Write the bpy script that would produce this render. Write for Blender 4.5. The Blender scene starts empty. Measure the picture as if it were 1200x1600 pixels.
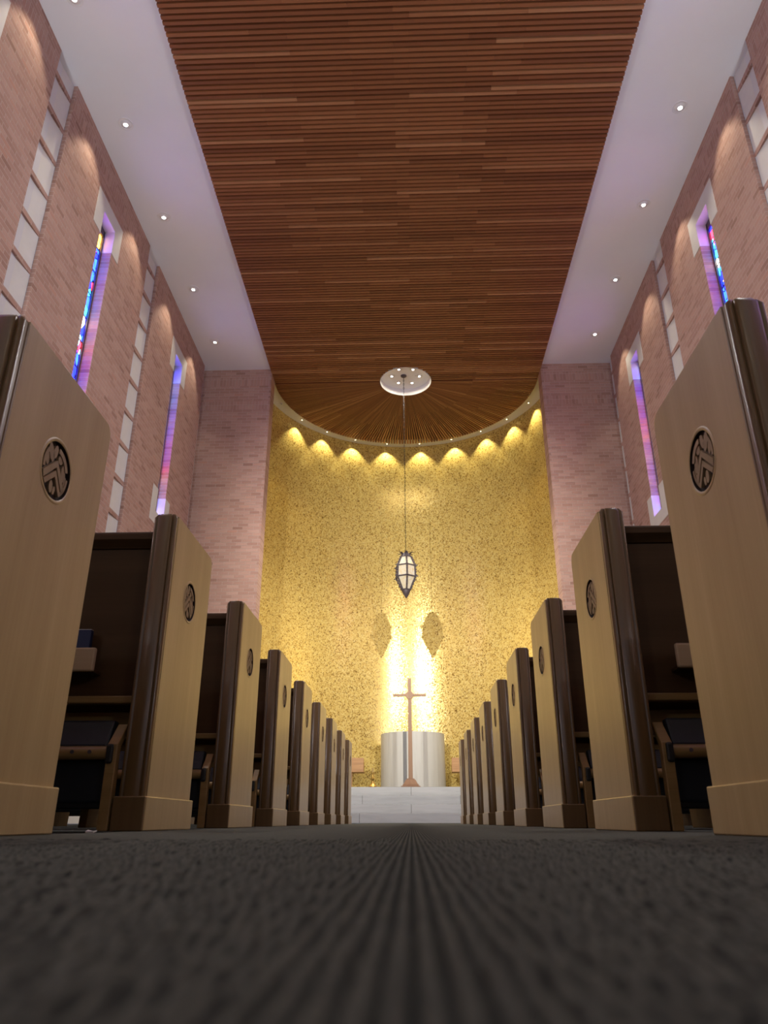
import bpy, bmesh, math, random
import numpy as np
from mathutils import Vector, Matrix
random.seed(7)
PI = math.pi
sc = bpy.context.scene
COL = sc.collection

# ------------------------------------------------------------------ camera
F_PX, PITCH, YAW, CAM_H = 1150.0, math.radians(22.825), math.radians(1.974), 0.024
cam = bpy.data.cameras.new('camera')
cam.sensor_fit = 'VERTICAL'; cam.sensor_height = 36.0
cam.lens = F_PX / 1600.0 * 36.0
cam.clip_start = 0.005; cam.clip_end = 200
cam.dof.use_dof = True; cam.dof.focus_distance = 3.2; cam.dof.aperture_fstop = 7.5
camo = bpy.data.objects.new('camera', cam); COL.objects.link(camo)
camo.location = (0, 0, CAM_H)
camo.rotation_euler = (PI / 2 + PITCH, 0, YAW)
sc.camera = camo

# ------------------------------------------------------------------ light / exposure
sc.view_settings.view_transform = 'Standard'
sc.view_settings.look = 'None'
sc.view_settings.gamma = 1
sc.view_settings.use_curve_mapping = False
sc.view_settings.exposure = 0.0
W_PROJ_L, W_PROJ_R = 12000, 8200      # theatre spots on the rear balcony
W_APSE = 70                            # small downlights along the gold wall
W_WALL = 42                           # wall washers in the white ceiling
W_CROSS_FILL = 310                          # added fill from the washer positions, aimed across the nave
W_CEIL_FILL = 115                             # added fill thrown up at the ceiling, no fixtures there
W_DOWN = 300                           # downward beams of the disc lamps
W_DISC = 4                            # six lamps in the ceiling disc
W_REAR = 45                           # daylight of the big window behind
W_NAVE_FILL = 25                            # added overhead fill above the rear nave, no known lamps
GLASS = 9.5
world = bpy.data.worlds.new('world'); sc.world = world
world.use_nodes = True
world.node_tree.nodes['Background'].inputs[0].default_value = (0.6, 0.68, 0.9, 1)
world.node_tree.nodes['Background'].inputs[1].default_value = 0.25
cy = sc.cycles
cy.max_bounces = 8; cy.diffuse_bounces = 5; cy.glossy_bounces = 4
cy.transmission_bounces = 6; cy.sample_clamp_indirect = 6.0
cy.caustics_reflective = False; cy.caustics_refractive = False
cy.use_denoising = True
try: cy.use_light_tree = True
except Exception: pass

def spot(name, loc, target, power, angle, blend, color, radius=0.04):
    l = bpy.data.lights.new(name, 'SPOT')
    l.energy = power; l.spot_size = math.radians(angle); l.spot_blend = blend
    l.color = color; l.shadow_soft_size = radius
    o = bpy.data.objects.new(name, l); COL.objects.link(o)
    o.location = loc
    d = Vector(target) - Vector(loc)
    o.rotation_euler = d.to_track_quat('-Z', 'Y').to_euler()
    return o

def area(name, loc, target, power, sx, sy, color):
    l = bpy.data.lights.new(name, 'AREA'); l.shape = 'RECTANGLE'
    l.size = sx; l.size_y = sy; l.energy = power; l.color = color
    o = bpy.data.objects.new(name, l); COL.objects.link(o)
    o.location = loc
    o.rotation_euler = (Vector(target) - Vector(loc)).to_track_quat('-Z', 'Y').to_euler()
    return o

WARM = (1.0, 0.86, 0.64)
spot('projector_light', (-4.15, -8.0, 7.62), (0.25, 17.0, 4.2), W_PROJ_L, 24, 1.0, (1.0, 0.94, 0.80), 0.07)
spot('projector_light', (4.15, -8.0, 7.62), (-0.25, 17.0, 4.2), W_PROJ_R, 24, 1.0, (1.0, 0.94, 0.80), 0.07)
area('rear_window_daylight', (0, -8.7, 5.0), (0, 10.0, 6.0), W_REAR, 6.0, 6.0, (0.80, 0.84, 1.0))

for sx in (-1, 1):
    area('ceiling_fill', (sx * 4.1, 2.6, 3.1), (sx * 2.4, 8.0, 9.2), W_CEIL_FILL, 0.7, 0.7, (0.88, 0.92, 1.0))  # unseen fill, added to brighten the ceiling
    area('ceiling_fill', (sx * 4.1, -4.0, 3.1), (sx * 2.4, 0.0, 9.2), W_CEIL_FILL * 0.8, 0.7, 0.7, (0.88, 0.92, 1.0))

# ------------------------------------------------------------------ room numbers
HC, HW = 9.2, 9.1            # white ceiling, underside of the slats
XW = 4.38                    # side walls
YP, XP = 13.62, 2.93         # brick piers beside the apse
YA, RS, RG = 14.06, 2.94, 3.30   # apse centre, slat radius, gold wall radius
YB = -9.0                    # rear wall

# ------------------------------------------------------------------ helpers
class MB:
    def __init__(s): s.bm = bmesh.new()
    def quad(s, *p, mi=0):
        f = s.bm.faces.new([s.bm.verts.new(q) for q in p]); f.material_index = mi; return f
    def box(s, x0, x1, y0, y1, z0, z1, mi=0):
        x0, x1 = sorted((x0, x1)); y0, y1 = sorted((y0, y1)); z0, z1 = sorted((z0, z1))
        v = [s.bm.verts.new((x, y, z)) for z in (z0, z1) for y in (y0, y1) for x in (x0, x1)]
        for i in ((0, 2, 3, 1), (4, 5, 7, 6), (0, 1, 5, 4), (2, 6, 7, 3), (0, 4, 6, 2), (1, 3, 7, 5)):
            s.bm.faces.new([v[k] for k in i]).material_index = mi
        return s
    def prism(s, pts, fn0, fn1, mi=0):
        """pts 2D outline, fn0/fn1 map a 2D point to 3D for both ends"""
        a = [s.bm.verts.new(fn0(*p)) for p in pts]; b = [s.bm.verts.new(fn1(*p)) for p in pts]
        n = len(pts)
        s.bm.faces.new(a).material_index = mi; s.bm.faces.new(b[::-1]).material_index = mi
        for i in range(n):
            s.bm.faces.new([a[i], b[i], b[(i + 1) % n], a[(i + 1) % n]][::-1]).material_index = mi
        return s
    def lathe(s, prof, c=(0, 0, 0), n=24, mi=0, a0=0.0):
        rings = []
        for r, z in prof:
            if r < 1e-5: rings.append([s.bm.verts.new((c[0], c[1], c[2] + z))])
            else: rings.append([s.bm.verts.new((c[0] + r * math.cos(a0 + 2 * PI * k / n), c[1] + r * math.sin(a0 + 2 * PI * k / n), c[2] + z)) for k in range(n)])
        for A, B in zip(rings, rings[1:]):
            for k in range(n):
                k2 = (k + 1) % n
                if len(A) == 1 and len(B) == 1: continue
                if len(A) == 1: f = [A[0], B[k2], B[k]]
                elif len(B) == 1: f = [A[k], A[k2], B[0]]
                else: f = [A[k], A[k2], B[k2], B[k]]
                s.bm.faces.new(f).material_index = mi
        return s
    def tube(s, pts, r, n=8, mi=0):
        pts = [Vector(p) for p in pts]
        rs = r if isinstance(r, (list, tuple)) else [r] * len(pts)
        rings = []
        for i, p in enumerate(pts):
            d = (pts[min(i + 1, len(pts) - 1)] - pts[max(i - 1, 0)]).normalized()
            u = d.cross(Vector((0, 0, 1)) if abs(d.z) < 0.9 else Vector((1, 0, 0))).normalized(); w = d.cross(u)
            rings.append([s.bm.verts.new(p + rs[i] * (math.cos(2 * PI * k / n) * u + math.sin(2 * PI * k / n) * w)) for k in range(n)])
        for A, B in zip(rings, rings[1:]):
            for k in range(n): s.bm.faces.new([A[k], A[(k + 1) % n], B[(k + 1) % n], B[k]]).material_index = mi
        s.bm.faces.new(rings[0][::-1]); s.bm.faces.new(rings[-1])
        return s
    def ball(s, c, r, sz=1.0):
        m = Matrix.Translation(c) @ Matrix.Diagonal((1, 1, sz, 1))
        bmesh.ops.create_uvsphere(s.bm, u_segments=10, v_segments=7, radius=r, matrix=m); return s
    def build(s, name, mats, parent=None, smooth=None, bevel=None, recalc=True):
        me = bpy.data.meshes.new(name)
        if recalc: bmesh.ops.recalc_face_normals(s.bm, faces=s.bm.faces)
        s.bm.to_mesh(me); s.bm.free()
        for m in (mats if isinstance(mats, (list, tuple)) else [mats]): me.materials.append(m)
        if smooth is not None:
            me.polygons.foreach_set('use_smooth', [True] * len(me.polygons))
            me.set_sharp_from_angle(angle=math.radians(smooth))
        o = bpy.data.objects.new(name, me); COL.objects.link(o)
        if parent is not None: o.parent = parent
        if bevel:
            b = o.modifiers.new('bevel', 'BEVEL'); b.width = bevel; b.segments = 2; b.limit_method = 'ANGLE'; b.harden_normals = False
        return o

def tag(o, label=None, cat=None, group=None, kind=None):
    if label: o['label'] = label
    if cat: o['category'] = cat
    if group: o['group'] = group
    if kind: o['kind'] = kind
    return o
def empty(name, loc, rz=0):
    o = bpy.data.objects.new(name, None); COL.objects.link(o); o.location = loc; o.rotation_euler = (0, 0, rz)
    o.empty_display_size = 0.1; return o
def copy_tree(o, parent=None):
    c = o.copy(); COL.objects.link(c); c.parent = parent
    for ch in list(o.children): copy_tree(ch, c)
    return c

# ------------------------------------------------------------------ materials
class NT:
    def __init__(s, name):
        s.m = bpy.data.materials.new(name); s.m.use_nodes = True
        s.t = s.m.node_tree; s.t.nodes.clear()
        s.out = s.n('ShaderNodeOutputMaterial')
        s.p = s.n('ShaderNodeBsdfPrincipled'); s.l(s.p.outputs[0], s.out.inputs[0])
    def n(s, t, **k):
        o = s.t.nodes.new(t)
        for a, v in k.items(): setattr(o, a, v)
        return o
    def l(s, a, b): s.t.links.new(a, b)
    def set(s, **k):
        for a, v in k.items(): s.p.inputs[a.replace('_', ' ')].default_value = v
        return s
    def math(s, op, a, b=None, clamp=False):
        o = s.n('ShaderNodeMath', operation=op); o.use_clamp = clamp
        for i, v in enumerate((a, b)):
            if v is None: continue
            if isinstance(v, (int, float)): o.inputs[i].default_value = v
            else: s.l(v, o.inputs[i])
        return o.outputs[0]
    def mix(s, fac, a, b, blend='MIX'):
        o = s.n('ShaderNodeMix', data_type='RGBA', blend_type=blend)
        for i, v in ((0, fac), (6, a), (7, b)):
            if isinstance(v, (int, float)): o.inputs[i].default_value = v
            elif isinstance(v, (tuple, list)): o.inputs[i].default_value = tuple(v) + ((1,) if len(v) == 3 else ())
            else: s.l(v, o.inputs[i])
        return o.outputs[2]
    def ramp(s, fac, stops, interp='LINEAR'):
        o = s.n('ShaderNodeValToRGB'); o.color_ramp.interpolation = interp
        e = o.color_ramp.elements
        while len(e) < len(stops): e.new(0.5)
        for i, (p, c) in enumerate(stops): e[i].position = p; e[i].color = tuple(c) + (1,)
        s.l(fac, o.inputs[0]); return o.outputs[0]
    def coord(s, scale=(1, 1, 1), rot=(0, 0, 0), which='Object'):
        c = s.n('ShaderNodeTexCoord'); m = s.n('ShaderNodeMapping')
        m.inputs['Scale'].default_value = scale; m.inputs['Rotation'].default_value = rot
        s.l(c.outputs[which], m.inputs[0]); return m.outputs[0]
    def noise(s, vec, scale, detail=3, rough=0.55):
        o = s.n('ShaderNodeTexNoise'); o.inputs['Scale'].default_value = scale
        o.inputs['Detail'].default_value = detail; o.inputs['Roughness'].default_value = rough
        if vec is not None: s.l(vec, o.inputs['Vector'])
        return o.outputs[0]
    def bump(s, h, strength, dist):
        o = s.n('ShaderNodeBump'); o.inputs['Strength'].default_value = strength; o.inputs['Distance'].default_value = dist
        s.l(h, o.inputs['Height']); s.l(o.outputs[0], s.p.inputs['Normal']); return o

def plain(name, col, rough=0.6, metal=0.0, spec=0.5, var=0.0, vs=8):
    t = NT(name); t.set(Base_Color=tuple(col) + (1,), Roughness=rough, Metallic=metal, Specular_IOR_Level=spec)
    if var:
        nz = t.noise(t.coord(), vs, 4)
        t.l(t.mix(nz, [c * (1 - var) for c in col], [min(1, c * (1 + var)) for c in col]), t.p.inputs['Base Color'])
    return t.m

def wood(name, dark, light, axis='z', rough=0.38, gs=1.0, coat=0.0, spec=None):
    t = NT(name)
    sc_ = {'z': (9, 9, 0.55), 'x': (0.55, 9, 9), 'y': (9, 0.55, 9)}[axis]
    v = t.coord(tuple(k * gs for k in sc_))
    a = t.noise(v, 1.6, 5, 0.6)
    sc2 = {'z': (140, 140, 4), 'x': (4, 140, 140), 'y': (140, 4, 140)}[axis]
    b = t.noise(t.coord(tuple(k * gs for k in sc2)), 1.0, 2, 0.5)
    f = t.math('ADD', t.math('MULTIPLY', a, 0.75), t.math('MULTIPLY', b, 0.25))
    t.l(t.ramp(f, [(0.32, dark), (0.68, light)]), t.p.inputs['Base Color'])
    t.set(Roughness=rough, Coat_Weight=coat, Coat_Roughness=0.25)
    if spec is not None: t.set(Specular_IOR_Level=spec)
    t.bump(b, 0.08, 0.002)
    return t.m

def brick_mat(name, plane='y', sol=()):
    """brick laid in world metres; plane 'y': wall runs along Y, 'x': along X"""
    t = NT(name)
    co = t.n('ShaderNodeTexCoord'); sep = t.n('ShaderNodeSeparateXYZ'); t.l(co.outputs['Object'], sep.inputs[0])
    u = sep.outputs['Y'] if plane == 'y' else sep.outputs['X']
    z = sep.outputs['Z']
    def bt(uo, vo, bw, rh):
        cb = t.n('ShaderNodeCombineXYZ'); t.l(uo, cb.inputs[0]); t.l(vo, cb.inputs[1])
        b = t.n('ShaderNodeTexBrick'); t.l(cb.outputs[0], b.inputs['Vector'])
        b.inputs['Scale'].default_value = 1; b.inputs['Brick Width'].default_value = bw; b.inputs['Row Height'].default_value = rh
        b.inputs['Mortar Size'].default_value = 0.0055; b.inputs['Mortar Smooth'].default_value = 0.3
        b.inputs['Bias'].default_value = 0.0
        b.inputs['Color1'].default_value = (0, 0, 0, 1); b.inputs['Color2'].default_value = (1, 1, 1, 1)
        b.inputs['Mortar'].default_value = (0.5, 0.5, 0.5, 1)
        return b
    b1 = bt(u, z, 0.213, 0.0677)
    rnd, fac = b1.outputs['Color'], b1.outputs['Fac']
    if sol:
        b2 = bt(z, u, 0.213, 0.0677); b2.offset = 0.0
        mask = None
        for z0, z1 in sol:
            m = t.math('MULTIPLY', t.math('GREATER_THAN', z, z0), t.math('LESS_THAN', z, z1))
            mask = m if mask is None else t.math('MAXIMUM', mask, m)
        rnd = t.mix(mask, rnd, b2.outputs['Color'])
        f = t.n('ShaderNodeMix', data_type='FLOAT'); t.l(mask, f.inputs[0]); t.l(fac, f.inputs[2]); t.l(b2.outputs['Fac'], f.inputs[3])
        fac = f.outputs[0]
    col = t.ramp(rnd, [(0.0, (0.30, 0.165, 0.13)), (0.06, (0.40, 0.235, 0.19)), (0.35, (0.455, 0.28, 0.23)), (0.65, (0.50, 0.315, 0.26)), (0.92, (0.55, 0.36, 0.30)), (1.0, (0.52, 0.29, 0.225))])
    big = t.noise(t.coord(), 0.9, 3)
    col = t.mix(t.math('MULTIPLY', big, 0.35), col, (0.52, 0.33, 0.26))
    spk = t.noise(t.coord(), 60, 3, 0.7)
    col = t.mix(t.math('MULTIPLY', spk, 0.25), col, (0.30, 0.17, 0.13))
    col = t.mix(fac, col, (0.56, 0.42, 0.36))
    t.l(col, t.p.inputs['Base Color']); t.set(Roughness=0.85, Specular_IOR_Level=0.25)
    h = t.math('ADD', t.math('MULTIPLY', fac, -1.0), t.math('MULTIPLY', rnd, 0.55))
    h = t.math('ADD', h, t.math('MULTIPLY', spk, 0.5))
    t.bump(h, 0.9, 0.008)
    return t.m

SOL = ((8.785, 8.995), (8.19, 8.40), (2.2, 2.41))
M_BRICKY = brick_mat('brick_side', 'y', SOL[:1])
M_BRICKX = brick_mat('brick_pier', 'x', SOL)
M_WHITE = plain('white_plaster', (0.84, 0.84, 0.86), 0.8, var=0.04, vs=1.5)
M_STONE = plain('pale_limestone', (0.70, 0.69, 0.66), 0.7, var=0.08, vs=6)
M_OAK = wood('oak_veneer', (0.42, 0.295, 0.135), (0.52, 0.385, 0.19), 'z', 0.36, 1.0, 0.35)
M_OAK_SHADE = wood('oak_shaded_rear', (0.115, 0.064, 0.022), (0.18, 0.105, 0.04), 'z', 0.30, 1.0, 0.4)  # same oak, with the shade of its unlit rear side in the colour
M_OAKX = wood('oak_rail', (0.23, 0.138, 0.045), (0.34, 0.215, 0.08), 'x', 0.4)
M_BACK = wood('dark_back_panel', (0.060, 0.030, 0.011), (0.085, 0.043, 0.017), 'x', 0.6, spec=0.15)  # darker brown than the other pew wood
M_PALE = wood('pale_maple', (0.50, 0.37, 0.22), (0.58, 0.44, 0.28), 'x', 0.5)
M_CARVE = plain('carving_dark_stain', (0.028, 0.014, 0.009), 0.6)
M_CARVE2 = wood('carved_oak', (0.26, 0.17, 0.09), (0.36, 0.25, 0.14), 'z', 0.5)
M_CUSH = plain('dark_blue_vinyl', (0.010, 0.013, 0.020), 0.5, var=0.3)
M_RUB = plain('black_rubber', (0.012, 0.011, 0.010), 0.55)
M_BOOK = plain('navy_book_cloth', (0.012, 0.018, 0.07), 0.6)
M_PAPER = plain('paper', (0.8, 0.79, 0.75), 0.8)
M_IRON = plain('dark_iron', (0.10, 0.082, 0.09), 0.55, 0.3, var=0.4, vs=40)
M_BRASS = plain('brass', (0.55, 0.36, 0.10), 0.35, 1.0)
M_CROSS = wood('rosy_cross_wood', (0.36, 0.20, 0.11), (0.47, 0.28, 0.165), 'z', 0.45)
M_DESK = wood('lectern_wood', (0.36, 0.17, 0.06), (0.55, 0.30, 0.12), 'x', 0.45, 2.0)
M_DARKGAP = plain('dark_slat_backing', (0.045, 0.016, 0.008), 0.9)
M_TRIM = plain('white_enamel', (0.80, 0.79, 0.78), 0.4)

def emis(name, col, strength):
    t = NT(name); t.set(Base_Color=(0.8, 0.8, 0.8, 1), Emission_Color=tuple(col) + (1,), Emission_Strength=strength); return t.m
M_LAMP = emis('lit_lamp_face', (1.0, 0.95, 0.88), 14)
M_LAMPW = emis('lit_lamp_face_warm', (1.0, 0.86, 0.5), 10)
M_OFF = plain('unlit_lamp_face', (0.03, 0.03, 0.03), 0.3)

def slat_mat():
    t = NT('cedar_slats')
    g = t.n('ShaderNodeNewGeometry')
    nz = t.noise(t.coord((0.7, 30, 30)), 2.0, 3)
    f = t.math('ADD', t.math('MULTIPLY', g.outputs['Random Per Island'], 0.75), t.math('MULTIPLY', nz, 0.25))
    c = t.ramp(f, [(0.05, (0.165, 0.054, 0.018)), (0.45, (0.235, 0.083, 0.028)), (0.75, (0.285, 0.108, 0.038)), (0.97, (0.50, 0.25, 0.11))])
    t.l(c, t.p.inputs['Base Color']); t.set(Roughness=0.5)
    return t.m
M_SLAT = slat_mat()

def gold_mat():
    t = NT('gold_mosaic')
    uv = t.n('ShaderNodeUVMap'); uv.uv_map = 'UVMap'
    mp = t.n('ShaderNodeMapping'); mp.inputs['Scale'].default_value = (1 / 0.0185, 1 / 0.021, 1); t.l(uv.outputs[0], mp.inputs[0])
    vor = t.n('ShaderNodeTexVoronoi'); vor.voronoi_dimensions = '2D'; vor.inputs['Scale'].default_value = 1; vor.inputs['Randomness'].default_value = 0.55
    t.l(mp.outputs[0], vor.inputs['Vector'])
    wn = t.n('ShaderNodeTexWhiteNoise'); wn.noise_dimensions = '3D'; t.l(vor.outputs['Position'], wn.inputs['Vector'])
    r = wn.outputs['Value']
    c = t.ramp(r, [(0.0, (0.20, 0.115, 0.028)), (0.08, (0.30, 0.18, 0.045)), (0.20, (0.58, 0.41, 0.125)), (0.5, (0.70, 0.52, 0.165)), (0.8, (0.76, 0.59, 0.205)), (1.0, (0.81, 0.67, 0.29))])
    t.l(c, t.p.inputs['Base Color'])
    t.set(Metallic=0.30, Roughness=0.21)
    # every tessera is tilted a little
    nm = t.n('ShaderNodeVectorMath', operation='SUBTRACT'); t.l(wn.outputs['Color'], nm.inputs[0]); nm.inputs[1].default_value = (0.5, 0.5, 0.5)
    sca = t.n('ShaderNodeVectorMath', operation='SCALE'); sca.inputs[3].default_value = 0.07; t.l(nm.outputs[0], sca.inputs[0])
    g = t.n('ShaderNodeNewGeometry')
    ad = t.n('ShaderNodeVectorMath', operation='ADD'); t.l(g.outputs['Normal'], ad.inputs[0]); t.l(sca.outputs[0], ad.inputs[1])
    no = t.n('ShaderNodeVectorMath', operation='NORMALIZE'); t.l(ad.outputs[0], no.inputs[0])
    t.l(no.outputs[0], t.p.inputs['Normal'])
    return t.m
M_GOLD = gold_mat()

def marble(name, base, vein, sx, sy, sz, joints=None, strength=0.6):
    t = NT(name)
    v = t.coord((sx, sy, sz))
    a = t.noise(v, 1.0, 7, 0.65)
    c = t.ramp(a, [(0.30, vein), (0.52, base), (0.8, [min(1, k * 1.06) for k in base])])
    if joints:
        co = t.n('ShaderNodeTexCoord'); sep = t.n('ShaderNodeSeparateXYZ'); t.l(co.outputs['Object'], sep.inputs[0])
        cb = t.n('ShaderNodeCombineXYZ'); t.l(sep.outputs['X'], cb.inputs[0]); t.l(sep.outputs['Z'], cb.inputs[1])
        b = t.n('ShaderNodeTexBrick'); t.l(cb.outputs[0], b.inputs['Vector'])
        b.inputs['Scale'].default_value = 1; b.inputs['Brick Width'].default_value = joints; b.inputs['Row Height'].default_value = 0.15
        b.inputs['Mortar Size'].default_value = 0.004; b.inputs['Mortar'].default_value = (0.25, 0.25, 0.25, 1)
        b.inputs['Color1'].default_value = (1, 1, 1, 1); b.inputs['Color2'].default_value = (0.88, 0.89, 0.9, 1)
        c = t.mix(1.0, c, b.outputs['Color'], 'MULTIPLY')
    t.l(c, t.p.inputs['Base Color']); t.set(Roughness=0.6)
    return t.m
M_STEP = marble('white_marble_steps', (0.80, 0.83, 0.83), (0.66, 0.69, 0.69), 1.2, 6, 14, 1.7)
M_DRUM = marble('veined_marble', (0.62, 0.62, 0.60), (0.52, 0.51, 0.48), 14, 14, 0.7)
M_BAND = plain('grey_strip_tone', (0.20, 0.20, 0.21), 0.4, var=0.15)  # narrow darker grey strip on the altar drum

def carpet_mat():
    t = NT('ribbed_carpet')
    co = t.n('ShaderNodeTexCoord'); sep = t.n('ShaderNodeSeparateXYZ'); t.l(co.outputs['Object'], sep.inputs[0])
    ph = t.math('FRACT', t.math('DIVIDE', sep.outputs['X'], 0.0056))
    rib = t.math('SUBTRACT', 1.0, t.math('MULTIPLY', t.math('ABSOLUTE', t.math('SUBTRACT', ph, 0.5)), 2.0))   # 0 groove, 1 crest
    v = t.coord((220, 90, 1)); nz = t.noise(v, 1.0, 3, 0.7)
    big = t.noise(t.coord((1, 1, 1)), 14, 3)
    f = t.math('ADD', t.math('MULTIPLY', rib, 0.62), t.math('MULTIPLY', nz, 0.5))
    c = t.ramp(f, [(0.25, (0.021, 0.022, 0.021)), (0.6, (0.058, 0.059, 0.052)), (0.95, (0.125, 0.122, 0.102))])
    c = t.mix(t.math('MULTIPLY', big, 0.5), c, (0.046, 0.047, 0.043))
    t.l(c, t.p.inputs['Base Color']); t.set(Roughness=0.95, Specular_IOR_Level=0.1)
    t.bump(t.math('ADD', nz, t.math('MULTIPLY', rib, 0.3)), 0.7, 0.0025)
    return t.m
M_CARPET = carpet_mat()

def stained(name, seed):
    t = NT(name)
    co = t.n('ShaderNodeTexCoord'); mp = t.n('ShaderNodeMapping'); t.l(co.outputs['Object'], mp.inputs[0])
    mp.inputs['Scale'].default_value = (0, 13.5, 6.5); mp.inputs['Location'].default_value = (seed * 3.7, seed * 1.3, seed * 2.1)
    vor = t.n('ShaderNodeTexVoronoi'); vor.inputs['Scale'].default_value = 1.0; vor.inputs['Randomness'].default_value = 0.9; t.l(mp.outputs[0], vor.inputs['Vector'])
    ed = t.n('ShaderNodeTexVoronoi', feature='DISTANCE_TO_EDGE'); ed.inputs['Scale'].default_value = 1.0; ed.inputs['Randomness'].default_value = 0.9; t.l(mp.outputs[0], ed.inputs['Vector'])
    wn = t.n('ShaderNodeTexWhiteNoise'); t.l(vor.outputs['Position'], wn.inputs['Vector'])
    c1 = t.ramp(wn.outputs['Value'], [(0.0, (0.01, 0.02, 0.95)), (0.40, (0.02, 0.08, 1.0)), (0.68, (0.03, 0.35, 0.95)), (0.82, (0.9, 0.03, 0.06)), (0.89, (0.95, 0.50, 0.06)), (0.93, (0.35, 0.75, 0.95)), (0.97, (0.9, 0.85, 0.7))], 'CONSTANT')
    c2 = t.ramp(wn.outputs['Value'], [(0.0, (0.01, 0.02, 0.95)), (0.22, (0.9, 0.02, 0.06)), (0.60, (0.85, 0.05, 0.03)), (0.72, (0.35, 0.75, 0.95)), (0.84, (0.95, 0.75, 0.2)), (0.93, (0.9, 0.85, 0.7))], 'CONSTANT')
    sp = t.n('ShaderNodeSeparateXYZ'); t.l(vor.outputs['Position'], sp.inputs[0])
    sp0 = t.n('ShaderNodeSeparateXYZ'); t.l(co.outputs['Object'], sp0.inputs[0])
    c = t.mix(t.math('GREATER_THAN', sp0.outputs['Y'], -0.03), c2, c1)
    lead = t.math('GREATER_THAN', ed.outputs['Distance'], 0.045)
    col = t.mix(lead, (0, 0, 0), c)
    t.set(Base_Color=(0.02, 0.02, 0.02, 1), Roughness=0.2)
    t.l(col, t.p.inputs['Emission Color']); t.p.inputs['Emission Strength'].default_value = GLASS
    return t.m
M_GLASS = [stained('stained_glass', k) for k in range(4)]
def lantern_glass():
    t = NT('seeded_lantern_glass')
    nz = t.noise(t.coord(), 25, 3)
    t.l(t.ramp(nz, [(0.3, (0.50, 0.40, 0.22)), (0.55, (0.58, 0.52, 0.40)), (0.8, (0.50, 0.50, 0.54))]), t.p.inputs['Base Color'])
    t.l(t.ramp(nz, [(0.3, (1.0, 0.72, 0.32)), (0.6, (1.0, 0.9, 0.65))]), t.p.inputs['Emission Color'])
    t.set(Emission_Strength=0.22, Roughness=0.3)
    return t.m
M_LGLASS = lantern_glass()

# ================================================================== SETTING
# floor: flat slab, plus real carpet ribs in the aisle
mb = MB(); mb.box(-XW, XW, YB, 13.0, -0.06, -0.004)
floor = mb.build('floor', M_CARPET)
xs = []
P = 0.0056
k0, k1 = -134, 134
prof = [(0.0, 0.0), (0.2, 0.0030), (0.5, 0.0042), (0.8, 0.0030)]
for k in range(k0, k1):
    for fx, hz in prof: xs.append(((k + fx) * P, hz))
ys = list(np.concatenate([np.arange(-0.30, 0.9, 0.006), np.arange(0.9, 2.4, 0.03), np.arange(2.4, 13.05, 0.4)]))
ys[-1] = 13.0
nx, ny = len(xs), len(ys)
rng = np.random.default_rng(3)
XX, YY = np.meshgrid([a for a, _ in xs], ys)
HH = np.tile([b for _, b in xs], (ny, 1))
near = (YY < 1.2)
ribid = np.repeat(np.arange(nx // 4), 4)
jit = rng.normal(0, 1, (ny, nx // 4))[:, ribid]
jit2 = rng.normal(0, 1, (ny, nx // 4))[:, ribid]
HH = HH * (1 + 0.28 * jit * near) - 0.0042
XX = XX + 0.0005 * jit2 * 0.7 * near
verts = np.stack([XX, YY, HH], -1).reshape(-1, 3)
idx = np.arange(ny * nx).reshape(ny, nx)
faces = np.stack([idx[:-1, :-1], idx[:-1, 1:], idx[1:, 1:], idx[1:, :-1]], -1).reshape(-1, 4)
me = bpy.data.meshes.new('floor_ribs')
me.from_pydata(verts.tolist(), [], faces.tolist()); me.materials.append(M_CARPET)
me.polygons.foreach_set('use_smooth', [True] * len(me.polygons))
ribs = bpy.data.objects.new('floor_carpet_ribs', me); COL.objects.link(ribs); ribs.parent = floor
tag(floor, 'dark grey ribbed carpet floor of the aisle and pews', 'floor', kind='structure')

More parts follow.
